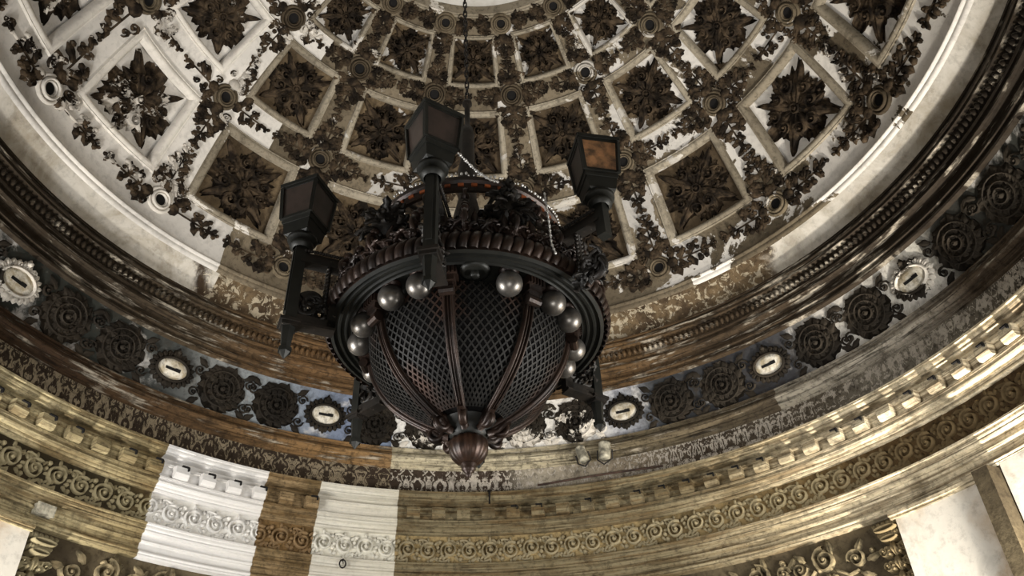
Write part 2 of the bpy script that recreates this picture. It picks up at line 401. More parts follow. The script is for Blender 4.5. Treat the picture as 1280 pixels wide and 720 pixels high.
class Relief:
    """ornament drawn in local metres (x right, y up, z proud of the ground) and bent onto a surface"""
    def __init__(s): s.V = []; s.F = []
    def strip(s, rows):
        k = len(s.V); m = len(rows[0])
        for r in rows: s.V += r
        for i in range(len(rows)-1):
            for j in range(m-1): s.F.append((k+i*m+j, k+i*m+j+1, k+(i+1)*m+j+1, k+(i+1)*m+j))
    def leaf(s, x, y, ang, L, W, H, n=8, lobes=2.5, bend=0.0):
        rows = []; px, py, a = x, y, ang
        for i in range(n+1):
            t = i/n; w = W*(math.sin(PI*min(1, t*.92+.08))**.75)*(1+.28*math.cos(2*PI*lobes*t))*.5
            if i == n: w = .002
            nx, ny = -math.sin(a), math.cos(a); h = H*(.35+.65*math.sin(PI*(.15+.8*t)))
            rows.append([(px+nx*w, py+ny*w, -.01), (px+nx*w*.5, py+ny*w*.5, h*.75), (px, py, h*.45 if 0 < i < n else h*.3), (px-nx*w*.5, py-ny*w*.5, h*.75), (px-nx*w, py-ny*w, -.01)])
            px += math.cos(a)*L/n; py += math.sin(a)*L/n; a += bend/n
        s.strip(rows)
    def blob(s, x, y, r, H, n=8):
        rows = []
        for k in range(n+1):
            a = 2*PI*k/n; c, d = math.cos(a), math.sin(a)
            rows.append([(x+r*c, y+r*d, -.01), (x+r*.8*c, y+r*.8*d, H*.6), (x+r*.35*c, y+r*.35*d, H), (x, y, H*.8)])
        s.strip(rows)
    def hoop(s, x, y, r, w, H, n=16, ry=None):
        ry = ry or r; rows = []
        for k in range(n+1):
            a = 2*PI*k/n; c, d = math.cos(a), math.sin(a)
            rows.append([(x+(r+q*w)*c, y+(ry+q*w)*d, z) for q, z in ((-.5, -.01), (-.3, H*.8), (0, H), (.3, H*.8), (.5, -.01))])
        s.strip(rows)
    def disc(s, x, y, r, z, n=16, ry=None):
        ry = ry or r; k = len(s.V)
        s.V += [(x+r*math.cos(2*PI*i/n), y+ry*math.sin(2*PI*i/n), z) for i in range(n)]; s.F.append(tuple(range(k, k+n)))
    def spiral(s, x, y, r, turns, a0, sgn, w, H, n=20, bud=True):
        rows = []
        for i in range(n+1):
            t = i/n; a = a0+sgn*turns*2*PI*t; rr = r*(1-.86*t); ww = w*(1-.55*t)
            c, d = math.cos(a), math.sin(a)
            rows.append([(x+(rr+q*ww)*c, y+(rr+q*ww)*d, z) for q, z in ((-.5, -.01), (0, H), (.5, -.01))])
        s.strip(rows)
        if bud: s.blob(x, y, r*.26, H*1.2, 6)
    def stem(s, pts, w, H):
        rows = []
        for i, p in enumerate(pts):
            q0, q1 = pts[max(0, i-1)], pts[min(len(pts)-1, i+1)]
            dx, dy = q1[0]-q0[0], q1[1]-q0[1]; L = math.hypot(dx, dy) or 1; nx, ny = -dy/L, dx/L
            rows.append([(p[0]+nx*w/2*k, p[1]+ny*w/2*k, z) for k, z in ((1, -.01), (0, H), (-1, -.01))])
        s.strip(rows)
    def star(s, rad, z, n=64):
        k = len(s.V)
        s.V += [(rad(2*PI*i/n)*math.cos(2*PI*i/n), rad(2*PI*i/n)*math.sin(2*PI*i/n), z) for i in range(n)]+[(0, 0, z)]
        s.F += [(k+i, k+(i+1) % n, k+n) for i in range(n)]
        kk = len(s.V); s.V += [(v[0]*1.02, v[1]*1.02, -.01) for v in s.V[k:k+n]]
        s.F += [(k+i, k+(i+1) % n, kk+(i+1) % n, kk+i) for i in range(n)]
    def slab(s, x0, x1, y0, y1, z0, z1, nx=3):
        for (za, zb, ya, yb) in ((z1, z1, y0, y1), (z0, z1, y0, y0), (z1, z0, y1, y1)):
            s.strip([[(x0+(x1-x0)*i/nx, ya, za), (x0+(x1-x0)*i/nx, yb, zb)] for i in range(nx+1)])
        for x in (x0, x1): s.strip([[(x, y0, z0), (x, y0, z1)], [(x, y1, z0), (x, y1, z1)]])
    def mesh(s, name, f, smooth=True):
        return mk(name, [f(*v) for v in s.V], s.F, smooth)

# ================================================================== THE SETTING
# dome meridian from springing (bottom) to the oculus; knots are the rows of round sockets
DOME = Surf([(.957, 1.432), (.943, 1.499), (.79, 1.7964), (.585, 1.9899), (.4063, 2.0929), (.381, 2.102)])
K = DOME.knots                       # arc length at springing, row4, row3, row2, row1, oculus
NC = 16; DEL = 2*PI/NC; PHI0 = RAD(-1.572)
ROWS = [(K[3], K[4]), (K[2], K[3]), (K[1], K[2])]      # coffer rows counted from the oculus
OPEN = .60; DEEP = .11

b = struct(link('floor', (lambda q: (q.lathe([(0.0, 0.0), (S*1.09, 0.0)], 96), q.mesh('floor'))[1])(B()), 'floor_stone'))

def build_ceiling():
    q = B()
    us = sorted(set([-1, -.8, -OPEN, -.3, 0, .3, OPEN, .8, 1]))
    for c in range(NC):
        a0 = c*DEL+PHI0
        for lo, hi in ROWS:
            mid, half = (lo+hi)/2, (hi-lo)/2
            vs = us
            for i in range(len(us)-1):
                for j in range(len(vs)-1):
                    if abs(us[i]+us[i+1])/2 < OPEN and abs(vs[j]+vs[j+1])/2 < OPEN: continue
                    q.grid([[DOME.pt(mid+v*half, a0+u*DEL/2) for v in vs[j:j+2]] for u in us[i:i+2]])
            ins = [u for u in us if abs(u) <= OPEN]
            for e in (-OPEN, OPEN):
                q.grid([[DOME.pt(mid+e*half, a0+u*DEL/2, z) for z in (0, -DEEP)] for u in ins])
                q.grid([[DOME.pt(mid+v*half, a0+e*DEL/2, z) for z in (0, -DEEP)] for v in ins])
        for lo, hi in ((0, K[1]), (K[4], K[5])):
            q.grid([[DOME.pt(lo+(hi-lo)*t, a0+u*DEL/2) for t in (0, .33, .66, 1)] for u in us])
    me = auto(q.mesh('ceiling'), 40)
    return struct(link('ceiling', me, 'field_paint'))
ceiling = build_ceiling()

def panel_mesh(lo, hi):
    q = B(); mid, half = (lo+hi)/2, (hi-lo)/2; t = [OPEN*1.01*(i/4-1) for i in range(9)]
    q.grid([[DOME.pt(mid+v*half, u*DEL/2, -DEEP) for v in t] for u in t]); return q.mesh('coffer_panel')
def frame_mesh(lo, hi):
    q = B(); mid, half = (lo+hi)/2, (hi-lo)/2
    prof = [(-.02, -DEEP*.55), (.0, .012), (.035, .045), (.07, .05), (.10, .03), (.115, .035), (.135, -.006)]
    corners = [(-1, -1), (1, -1), (1, 1), (-1, 1)]; loop = []
    for i in range(4):
        p, r = corners[i], corners[(i+1) % 4]
        for k in range(6): loop.append((p[0]+(r[0]-p[0])*k/6, p[1]+(r[1]-p[1])*k/6))
    P = []
    for (cx, cy) in loop:
        P.append([DOME.pt(mid+cy*(OPEN+d)*half, cx*(OPEN+d)*DEL/2, z) for d, z in prof])
    q.grid(P, close_u=True); return auto(q.mesh('coffer_frame'), 50)
def coffer_rosette(sz, seed=3, drop=0.0):
    """acanthus boss of a coffer: spiked leaves to the corners, scroll pairs at the sides (sz = half width)"""
    r = Relief(); rnd = random.Random(seed); ph = rnd.uniform(0, 6)
    keep = lambda: rnd.random() >= drop; j = lambda q: rnd.uniform(-q, q)
    def rad(a):
        k = abs(math.cos(2*a))                      # 0 at corners, 1 at sides
        spike = math.exp(-((a % (PI/2)-PI/4)/.055)**2)
        return sz*(.79+.13*k+.07*math.cos(8*a)+.05*math.cos(24*a+ph)+.05*math.cos(37*a+1)+.06*math.cos(3*a+ph*2)*(1+3*drop)+.05*math.cos(11*a+ph)+.34*spike)
    r.star(rad, .022, 96)
    for k in range(4):
        a = PI/4+k*PI/2
        r.leaf(0, 0, a+j(.08), sz*(1.18+j(.08)), sz*.30, .17, 9, 3.5)
        for d in (-.42, .42): r.leaf(sz*.25*math.cos(a), sz*.25*math.sin(a), a+d, sz*.62, sz*.22, .14, 7, 2.5, bend=d*1.2)
        b0 = k*PI/2
        r.leaf(sz*.12*math.cos(b0), sz*.12*math.sin(b0), b0, sz*.62, sz*.26, .15, 8, 2.5)
        for d in (-1, 1):
            if not keep(): continue
            x, y = sz*(.56+j(.05))*math.cos(b0+d*.36), sz*(.56+j(.05))*math.sin(b0+d*.36)
            r.spiral(x, y, sz*(.18+j(.03)), 1.6, b0+PI/2*d, d, sz*.08, .15, 18)
            r.blob(sz*.74*math.cos(b0+d*.17), sz*.74*math.sin(b0+d*.17), sz*.06, .06, 6)
    for k in range(8): r.leaf(0, 0, k*PI/4+.2, sz*.27, sz*.14, .12, 5, 1)
    r.hoop(0, 0, sz*.12, sz*.05, .13, 12); r.blob(0, 0, sz*.08, .14, 8)
    return r
def spray(L, wid, seed=1, drop=0.0):
    """leaf spray: a clump by the socket thinning out along the rib"""
    r = Relief(); y0 = .21; rnd = random.Random(seed); j = lambda q: rnd.uniform(-q, q); keep = lambda: rnd.random() >= drop
    r.stem([(0, y0), (0, L*.97)], .03, .03)
    r.blob(0, L, .035, .05, 6)
    n = 5
    for i in range(n):
        t = i/(n-1); y = y0+(L*.9-y0)*t; w = wid*(1-.62*t)*(1+j(.18))
        for d in (-1, 1):
            if not keep(): continue
            r.leaf(d*.015, y+j(.03), PI/2-d*(.95-.3*t)+j(.2), w*(1.0 if i else 1.15), w*.52, .07, 6, 1.5, bend=-d*.5)
            r.blob(d*w*(.62+j(.12)), y+w*(.55+j(.12)), w*(.20+j(.05)), .06, 6)
            r.blob(d*w*.30, y+w*.62, w*.17, .055, 6)
        if i in (0, 1, 2):
            for d in (-1, 1): keep() and r.spiral(d*w*.55, y+w*.12, w*.26, 1.4, PI/2, -d, w*.12, .06, 12)
    r.leaf(0, L*.8, PI/2, L*.16, wid*.35, .05, 5, 1)
    r.blob(0, y0+.03, wid*.36, .07, 8)
    return r
def turn(r, ang):
    c, d = math.cos(ang), math.sin(ang)
    o = Relief(); o.F = r.F; o.V = [(c*x-d*y, d*x+c*y, z) for x, y, z in r.V]; return o

# how much paint has come off each coffer (panel, ornament): read off the photograph
LOSS = {(0, 0): (.36, .08), (0, 1): (.44, .10), (0, 2): (.62, .16), (0, -1): (.42, .10), (0, -2): (.52, .22),
        (1, 0): (.20, .05), (1, 1): (.36, .10), (1, 2): (.52, .14), (1, 3): (.62, .14), (1, -1): (.30, .07), (1, -2): (.26, .06), (1, -3): (.78, .26),
        (2, 0): (.2, .05), (2, 1): (.30, .06), (2, 2): (.24, .05), (2, 3): (.86, .06), (2, 4): (.74, .10), (2, -1): (.2, .1), (2, -2): (.26, .12), (2, -3): (.96, .42), (2, -4): (.95, .40)}
rnd = random.Random(11)
for ri, (lo, hi) in enumerate(ROWS):
    half = (hi-lo)/2; sz = half*OPEN
    pm, fm = panel_mesh(lo, hi), frame_mesh(lo, hi)
    f = DOME.map((lo+hi)/2)
    oms = [coffer_rosette(sz, 3+v, (0, 0, .35)[v]).mesh('coffer_rosette', lambda x, y, z: f(x, y, z-DEEP)) for v in range(3)]
    rads = [(spray(half*.96, .25+.055*ri, v+ri*5, (.05, .12, .38)[v]).mesh('rib_spray', DOME.map(lo, DEL/2)),
             turn(spray(half*.96, .25+.055*ri, 50+v+ri*5, (.05, .12, .38)[v]), PI).mesh('rib_spray', DOME.map(hi, DEL/2))) for v in range(3)]
    for c in range(-8, 8):
        rot = (0, 0, -(c*DEL+PHI0)); L = LOSS.get((ri, c), (.6+.25*rnd.random(), .1+.15*rnd.random()))
        side = c <= -3; vr = 2 if side else (c+ri) % 2; om = oms[vr]
        for nm, me, mt, fl in (('coffer_panel', pm, 'panel_paint', L[0]), ('coffer_frame', fm, 'frame_paint', .88 if side else .30+.12*rnd.random()), ('coffer_rosette', om, 'ornament_paint', L[1])):
            o = link(nm, me, mt, ceiling, rot=rot); o.color = (fl, 0, 0, 1)
        for me in rads[2 if c <= -3 and rnd.random() < .7 else (c+ri) % 2]:
            o = link('rib_spray', me, 'ornament_paint', ceiling, rot=rot); o.color = (.14+.22*rnd.random()+(.14 if side else 0), 0, 0, 1)
# round lamp sockets at the rib crossings, and the sprays along the horizontal ribs
for row, (a, rr_) in enumerate(((K[4], .406), (K[3], .585), (K[2], .79), (K[1], .943))):
    r = Relief(); k_ = .86 if row == 0 else 1.0; r.hoop(0, 0, .185*k_, .06, .05, 20); r.hoop(0, 0, .135*k_, .05, .085, 20); r.hoop(0, 0, .10*k_, .035, .06, 20)
    me = r.mesh('lamp_socket', DOME.map(a, DEL/2))
    q = Relief(); q.disc(0, 0, .10, .012, 16); hm = q.mesh('socket_hole', DOME.map(a, DEL/2), False)
    halfw = rr_*S*DEL/2
    prs = [tuple(turn(spray(halfw*.94, .21+.035*row, 80+v*7+row+e, (.05, .12, .38)[v]), e*PI/2).mesh('rib_spray', DOME.map(a, DEL/2)) for e in (-1, 1)) for v in range(3)]
    for c in range(-8, 8):
        rot = (0, 0, -(c*DEL+PHI0)); side = c <= -3
        fl = .85 if (side and row == 3) else (.45 if (c in (-2, 1) and row == 1) else .18+.2*rnd.random())
        o = link('lamp_socket', me, 'medallion_paint', ceiling, rot=rot); o.color = (fl, 0, 0, 1)
        link('socket_hole', hm, 'void_dark', o)
        for sm in prs[2 if c <= -3 and rnd.random() < .7 else (c+row) % 2]:
            p = link('rib_spray', sm, 'ornament_paint', ceiling, rot=rot); p.color = (.10+.22*rnd.random()+(.12 if side else 0), 0, 0, 1)

# oculus ring and the white vault above it
ring('trim_1', [arc((.386, 2.096), (.381, 2.103), .003, 4), arc((.382, 2.099), (.372, 2.097), .004, 4), [(.372, 2.097), (.366, 2.125)]], 'frame_paint', 96).color = (.35, 0, 0, 1)
ring('trim_2', [[(.366, 2.125), (.352, 2.18), (.31, 2.23), (.22, 2.275), (.12, 2.292), (0.001, 2.298)]], 'oculus_plaster', 96)
# springing moulding and plain band
ring('trim_3', [arc((.960, 1.424), (.957, 1.436), .006, 6), arc((.968, 1.412), (.960, 1.424), .003, 4)], 'field_paint')
ring('wall_springing', [[(1.004, 1.338), (.996, 1.362), (.984, 1.388), (.968, 1.412)]], 'spring_band')
# upper cornice, dark and rusty
def prof(*pts):
    """profile from points; a number between two points bulges that stretch"""
    out = []; k = 0
    pts = list(pts)
    while k < len(pts)-1:
        if isinstance(pts[k+1], tuple): out.append([pts[k], pts[k+1]]); k += 1
        else: out.append(arc(pts[k], pts[k+2], pts[k+1], 6)); k += 2
    return out
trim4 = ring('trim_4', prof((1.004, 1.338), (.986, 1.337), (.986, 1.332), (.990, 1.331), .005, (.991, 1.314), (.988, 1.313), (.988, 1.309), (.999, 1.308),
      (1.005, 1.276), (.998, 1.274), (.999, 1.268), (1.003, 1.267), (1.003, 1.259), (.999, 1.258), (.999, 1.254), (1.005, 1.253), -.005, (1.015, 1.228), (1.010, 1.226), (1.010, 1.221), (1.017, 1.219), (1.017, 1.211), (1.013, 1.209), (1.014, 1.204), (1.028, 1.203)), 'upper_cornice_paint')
eg = B()
for k in range(420):
    a = 2*PI*k/420; base = Vector((S*1.0*math.sin(a), S*1.0*math.cos(a), ZC+S*1.293))
    n = Vector((-math.sin(a), -math.cos(a), -.15)); t = Vector((math.cos(a), -math.sin(a), 0)); u = Vector((0.15*-math.sin(a), .15*-math.cos(a), 1))
    P = []
    for i in range(6):
        q = PI*2*i/6; P.append([base+t*.032*math.cos(q)*s_+u*.085*math.sin(q)*s_+n*z for s_, z in ((1, -.02), (.75, .035), (.01, .05))])
    eg.grid(P, close_u=True)
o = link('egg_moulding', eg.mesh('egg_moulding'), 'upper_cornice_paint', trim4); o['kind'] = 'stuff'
# painted cove with rosettes and cartouches
COVE = Surf([(1.068, 1.076), (1.060, 1.11), (1.046, 1.15), (1.026, 1.206)])
cq = [(DOME, None)]
b = B()
for k in range(240):
    pass
b.grid([[COVE.pt(COVE.L*j/10, 2*PI*k/240) for j in range(11)] for k in range(240)], close_u=True)
cove = struct(link('wall_cove', b.mesh('wall_cove'), 'cove_paint'))
# drum moulding below the cove
trim5 = ring('trim_5', prof((1.074, 1.080), (1.058, 1.079), (1.058, 1.074), (1.063, 1.073), (1.063, 1.068), (1.060, 1.066), .012, (1.064, 1.040), (1.061, 1.038), (1.062, 1.033), (1.070, 1.032), (1.071, 1.026), (1.078, 1.024)), 'drum_moulding_paint')
drum = ring('wall_drum', [[(1.076, 1.026), (1.075, .985), (1.070, .944)]], 'stencil_band')

# ---- lower entablature
trim6 = ring('trim_6', prof((1.078, .947), (1.034, .946), (1.034, .941), (1.038, .940), .004, (1.045, .929), (1.042, .928), (1.042, .924), (1.060, .922),
      (1.062, .907), (1.046, .906), (1.047, .900), (1.050, .899), (1.052, .873), (1.043, .872), (1.043, .867), (1.047, .866), (1.047, .860), (1.043, .859), (1.044, .855), (1.053, .853), .003, (1.059, .845), (1.056, .844), (1.057, .839), (1.070, .838)), 'cornice_plaster')
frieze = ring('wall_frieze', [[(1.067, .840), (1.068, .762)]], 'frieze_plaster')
trim7 = ring('trim_7', prof((1.070, .764), (1.047, .763), (1.047, .759), (1.051, .758), .003, (1.056, .747), (1.052, .746), (1.053, .742), (1.061, .741), (1.062, .727), (1.058, .726), (1.059, .722),
      (1.066, .721), (1.067, .708), (1.062, .707), .004, (1.064, .697), (1.061, .696), (1.062, .692), (1.080, .690)), 'cornice_plaster')
wall = ring('wall_lower', [[(1.078, .692), (1.078, .4), (1.08, -ZC/S)]], 'lower_wall_plaster')

# dentil blocks with lamp hooks
def block_mesh():
    q = B(); a = RAD(.92); prof = [(1.050, .903), (1.031, .901), (1.029, .884), (1.034, .874), (1.050, .874)]
    P = [[Vector((S*r*math.sin(t*a), S*r*math.cos(t*a), ZC+S*h)) for r, h in prof] for t in (-1, 1)]
    q.grid(P)
    for r in P: q.add(r, [tuple(range(5))])
    return q.mesh('dentil_block', False)
def hook_mesh():
    q = B()
    q.box((.02, S*1.030, ZC+S*.901), (.10, .05, .018)); q.box((.065, S*1.028, ZC+S*.896), (.018, .05, .045)); return q.mesh('lamp_hook', False)
bm_, hm_ = block_mesh(), hook_mesh()
for k in range(102):
    az = k*360/102+.4; az = (az+180) % 360-180
    if abs(az) > 120: continue
    if -23.2 < az < -12.3: continue
    o = link('dentil_block', bm_, 'cornice_plaster', trim6, rot=(0, 0, -RAD(az)))
    if rnd.random() < .7: link('lamp_hook', hm_, 'void_dark', o)

# running scroll on the frieze
FR = Surf([(1.068, .762), (1.067, .840)], False)
def scroll_mesh(flip):
    r = Relief(); d = -1 if flip else 1; w = S*1.068*RAD(360/128)
    r.spiral(0, .01*d, .135, 1.9, -PI/2*d-.6, -d, .045, .07, 26)
    r.stem([(-w*.5, -.15*d), (-w*.35, -.165*d), (-w*.12, -.15*d), (.0, -.125*d)], .04, .05)
    for i in range(6):
        a = -2.4+i*.8; r.leaf(.13*math.cos(a), .01*d+.13*math.sin(a)*d, a*d, .085, .055, .05, 4, 1)
    r.leaf(-w*.3, -.15*d, d*1.2, .17, .07, .05, 5, 1.5, bend=-d*1.2)
    r.leaf(w*.32, .10*d, d*2.2, .12, .06, .05, 5, 1.5, bend=d)
    r.blob(w*.45, -.05*d, .035, .05, 6); r.blob(w*.42, .12*d, .03, .045, 6); r.blob(-w*.45, .13*d, .04, .05, 6)
    return r.mesh('scroll', FR.map(FR.L/2, 0))
sm = [scroll_mesh(False), scroll_mesh(True)]
for k in range(128):
    az = k*360/128+.6; az = (az+180) % 360-180
    if abs(az) > 110: continue
    link('scroll', sm[k % 2], 'scroll_plaster', frieze, rot=(0, 0, -RAD(az)))

# rosettes and slotted cartouches on the cove
def rosette_mesh(seed):
    r = Relief(); q = random.Random(seed); R = .355
    r.star(lambda a: R*(1.0+.05*math.cos(9*a)+.03*math.cos(23*a+seed)), .02, 60)
    for n, rad, L, W, H in ((17, .20, .19, .12, .07), (12, .125, .14, .10, .09), (8, .05, .11, .08, .105)):
        for k in range(n):
            a = 2*PI*k/n+rad*7+q.uniform(-.12, .12); r.leaf(rad*math.cos(a), rad*math.sin(a), a+.35+q.uniform(-.3, .3), L*q.uniform(.8, 1.15), W, H*q.uniform(.8, 1.2), 6, 2, bend=.5)
    for k, (rr, w) in enumerate(((.27, .03), (.175, .028), (.095, .024))): r.hoop(0, 0, rr, w, .065+.02*k, 24)
    r.blob(0, 0, .05, .13, 8)
    for d in (-1, 1):
        for e in (-1, 1):
            r.spiral(d*.40, e*.17, .085, 1.5, 0, d*e, .035, .055, 14); r.leaf(d*.30, e*.24, PI/2-d*PI/2+e*.6*d, .2, .11, .05, 5, 2)
    return r.mesh('rosette', COVE.map(COVE.L*.48, 0))
def cart_meshes():
    r = Relief(); a0, b0 = .245, .165
    for k in range(22):
        a = 2*PI*k/22; r.leaf(a0*.97*math.cos(a), b0*.97*math.sin(a), a+.3*math.sin(2*a), .115, .085, .08, 5, 1.5)
    r.hoop(0, 0, a0, .055, .085, 28, b0)
    for d in (-1, 1):
        r.leaf(0, b0, PI/2+d*.45, .13, .07, .08, 5, 1.5); r.leaf(0, -b0, -PI/2+d*.4, .12, .06, .07, 5, 1.5)
        r.spiral(d*.10, b0+.03, .05, 1.3, 0, d, .025, .07, 12); r.spiral(d*(a0+.03), 0, .05, 1.3, 0, -d, .025, .06, 12)
    r.leaf(0, b0, PI/2, .17, .07, .10, 6, 1.5); r.blob(0, b0+.10, .04, .11, 8); r.leaf(0, -b0, -PI/2, .14, .06, .08, 5, 1.5)
    p = Relief(); rows = []
    for k in range(29):
        a = 2*PI*k/28; rows.append([(a0*s_*math.cos(a), b0*s_*math.sin(a), z) for s_, z in ((1, .0), (.9, .045), (.6, .06), (0.0, .06))])
    p.strip(rows)
    s = Relief(); s.slab(-.115, .115, -.020, .020, .03, .066, 4); s.slab(.03, .115, -.008, .030, .03, .066, 2)
    f = COVE.map(COVE.L*.50, 0)
    return r.mesh('cartouche', f), p.mesh('cartouche_plate', f), s.mesh('cartouche_slot', f, False)
rms = [rosette_mesh(s_) for s_ in (1, 2, 3)]; cf, cpl, csl = cart_meshes()
for c in range(-8, 8):
    az = math.degrees(PHI0)+c*22.5+.3; rot = (0, 0, -RAD(az))
    if abs(az) > 125: continue
    o = link('cartouche', cf, 'rosette_paint', cove, rot=rot); o.color = (.55 if c in (-3, 3) else .22, 0, 0, 1)
    link('cartouche_plate', cpl, 'cartouche_plate', o); link('cartouche_slot', csl, 'void_dark', o)
    for d in (-7.3, 7.3):
        a2 = az+d; o = link('rosette', rms[rnd.randrange(3)], 'rosette_paint', cove, rot=(0, 0, -RAD(a2)))
        o.color = (.46 if -14 < a2 < 20 else .06 if a2 < -40 or 22 < a2 else .14, 0, 0, 1)

# ---- lower bays: white panels beyond the capitals, foliage below the architrave
LW = Surf([(1.078, .10), (1.078, .690)], False); top = LW.L
def bay(az0, az1, sgn):
    r = Relief(); mid = (az0+az1)/2; w = RAD(abs(az1-az0))*S*1.078/2
    r.slab(-w, w, -2.6, -.07, -.02, .16, 8)
    p = link('wall_panel', r.mesh('wall_panel', LW.map(top, 0), False), 'white_panel_plaster', wall, rot=(0, 0, -RAD(mid)))
    for y0, y1, z in ((-.07, -.03, .22), (-.03, .02, .19), (-.10, -.07, .19)):
        r = Relief(); r.slab(-w-.06, w+.02, y0, y1, 0, z, 8)
        link('panel_fillet', r.mesh('panel_fillet', LW.map(top, 0), False), 'cornice_plaster', p, rot=(0, 0, 0))
    r = Relief(); r.slab(-.11, .11, -2.6, -.02, 0, .30, 2)
    link('panel_jamb', r.mesh('panel_jamb', LW.map(top, 0), False), 'lower_wall_plaster', wall, rot=(0, 0, -RAD(az1+sgn*1.0)))
    r = Relief(); r.slab(-.7, .7, -2.6, .02, 0, .10, 8)
    link('wall_panel', r.mesh('wall_panel', LW.map(top, 0), False), 'white_panel_plaster', wall, rot=(0, 0, -RAD(az1+sgn*8.4)))
bay(53.4, 64.2, 1); bay(-57.0, -68.4, -1)
def capital():
    r = Relief()
    for k in range(6):                                   # crown of small upright leaves over a fluted cup
        x = -.15+.06*k; r.leaf(x, -.16, PI/2+.25*(2.5-k)/2.5, .13, .06, .20, 5, 1.5)
    for k in range(7):
        x = -.12+.04*k; r.leaf(x, -.27, PI/2, .10, .045, .22, 4, 0)
    r.hoop(0, -.17, .145, .04, .22, 18, .03); r.hoop(0, -.28, .11, .035, .18, 18, .025)
    for t in range(5):
        y = -.36-.18*t
        for d in (-1, 1):
            r.leaf(d*.02, y, -PI/2+d*1.0, .2, .12, .16, 7, 2.5, bend=d*.8); r.spiral(d*.14, y-.05, .07, 1.5, 0, d, .035, .13, 14)
            r.blob(d*.07, y-.1, .035, .15, 6)
        r.leaf(0, y+.05, -PI/2, .2, .09, .2, 6, 2)
    return r.mesh('capital', LW.map(top, 0))
cm = capital()
for az in (51.9, -55.2): link('capital', cm, 'scroll_plaster', wall, rot=(0, 0, -RAD(az)))
def spandrel(d):
    r = Relief()
    r.spiral(0, -.26, .17, 1.8, PI/2, d, .06, .10, 26); r.spiral(d*.42, -.36, .13, 1.7, PI, -d, .05, .09, 22); r.spiral(-d*.36, -.30, .11, 1.6, 0, -d, .045, .08, 20)
    r.stem([(d*.12, -.42), (d*.28, -.52), (d*.42, -.49)], .05, .07); r.stem([(-d*.16, -.36), (-d*.26, -.46), (-d*.4, -.42)], .05, .07)
    for i in range(9):
        a = i*.7; r.leaf(.42*math.cos(a)*1.3, -.4+.2*math.sin(a), a, .2, .1, .08, 6, 2.5, bend=.6)
    for i in range(14): r.blob(rnd.uniform(-.65, .65), rnd.uniform(-.62, -.14), rnd.uniform(.025, .05), .07, 6)
    r.leaf(0, -.44, -PI/2, .3, .16, .1, 7, 2.5)
    return r.mesh('spandrel_scroll', LW.map(top, 0))
spm = {1: spandrel(1), -1: spandrel(-1)}
for az, d in ((43.4, 1), (35.0, -1), (-47.2, -1), (-40.5, 1), (-32, -1), (-21, 1), (-10, -1), (2, 1), (14, -1), (25, 1)):
    link('spandrel_scroll', spm[d], 'spandrel_plaster', wall, rot=(0, 0, -RAD(az)))

# ================================================================== THINGS
def tag(o, label, cat, group=None):
    o['label'] = label; o['category'] = cat
    if group: o['group'] = group
    return o
def empty(name, loc, rz=0):
    o = bpy.data.objects.new(name, None); C.objects.link(o); o.location = loc; o.rotation_euler = (0, 0, rz); return o

# ------------------------------------------------------------------ chandelier
XC = -.0212*S; H0 = .485
CH = empty('chandelier', (XC, 0, ZC+S*H0))
tag(CH, 'huge dark bronze chandelier bowl with lattice panels, glass globes and lantern arms', 'chandelier')
def Z(h): return S*(h-H0)
def pol(a, r, z): return Vector((r*math.sin(RAD(a)), -r*math.cos(RAD(a)), z))
def part(nm, q, mat, parent=None, rot=None, smooth=True, crisp=None):
    me = q.mesh(nm, smooth) if isinstance(q, B) else q
    if crisp: auto(me, crisp)
    return link(nm, me, mat, parent or CH, rot=rot)
BOWL = [(.845, .704), (.842, .690), (.815, .664), (.755, .638), (.655, .612), (.520, .590), (.365, .572), (.235, .560), (.15, .553)]
class Bowl(Surf):
    def __init__(s):
        Surf.__init__(s, [(r/S, h-H0) for r, h in BOWL][::-1])
bowl = Bowl()
def bp(arc_, az, off=0.0):
    r, h, T = bowl.at(arc_); r += off*T[1]; h -= off*T[0]; return Vector((r*math.sin(az), -r*math.cos(az), h))
# rim: soffit mouldings, gadroons, top plate
q = B(); RIM = [(.80, .700), (.80, .716), (.985, .716), (.99, .709), (1.005, .706), (1.015, .709), (1.035, .7085), (1.045, .705), (1.06, .7045), (1.07, .708), (1.09, .7075), (1.10, .704), (1.12, .704), (1.13, .708), (1.15, .708), (1.16, .703), (1.19, .705)]
q.lathe([(r, Z(h)) for r, h in RIM], 96); part('rim_soffit', q, 'green_bronze', crisp=30)
q = B(); q.lathe([(1.19, Z(.705)), (1.20, Z(.716)), (1.20, Z(.728)), (1.16, Z(.734)), (1.08, Z(.738)), (.80, Z(.738)), (.80, Z(.72))], 96); part('rim_body', q, 'brown_bronze', crisp=40)
q = B(); P = []
for i in range(9):
    t = i/8; z = Z(.7045+.028*t); r = 1.19+.055*math.sin(PI*(.12+.8*t)); P.append([pol(2.0*t-1.0+2.05*math.sin(PI*t)**.0*math.cos(PI*k/6)*.92, r+.026*math.sin(PI*k/6)-.01, z) for k in range(7)])
q.grid(P); gm = q.mesh('gadroon')
for k in range(90): part('gadroon', gm, 'brown_bronze', rot=(0, 0, RAD(4*k)))
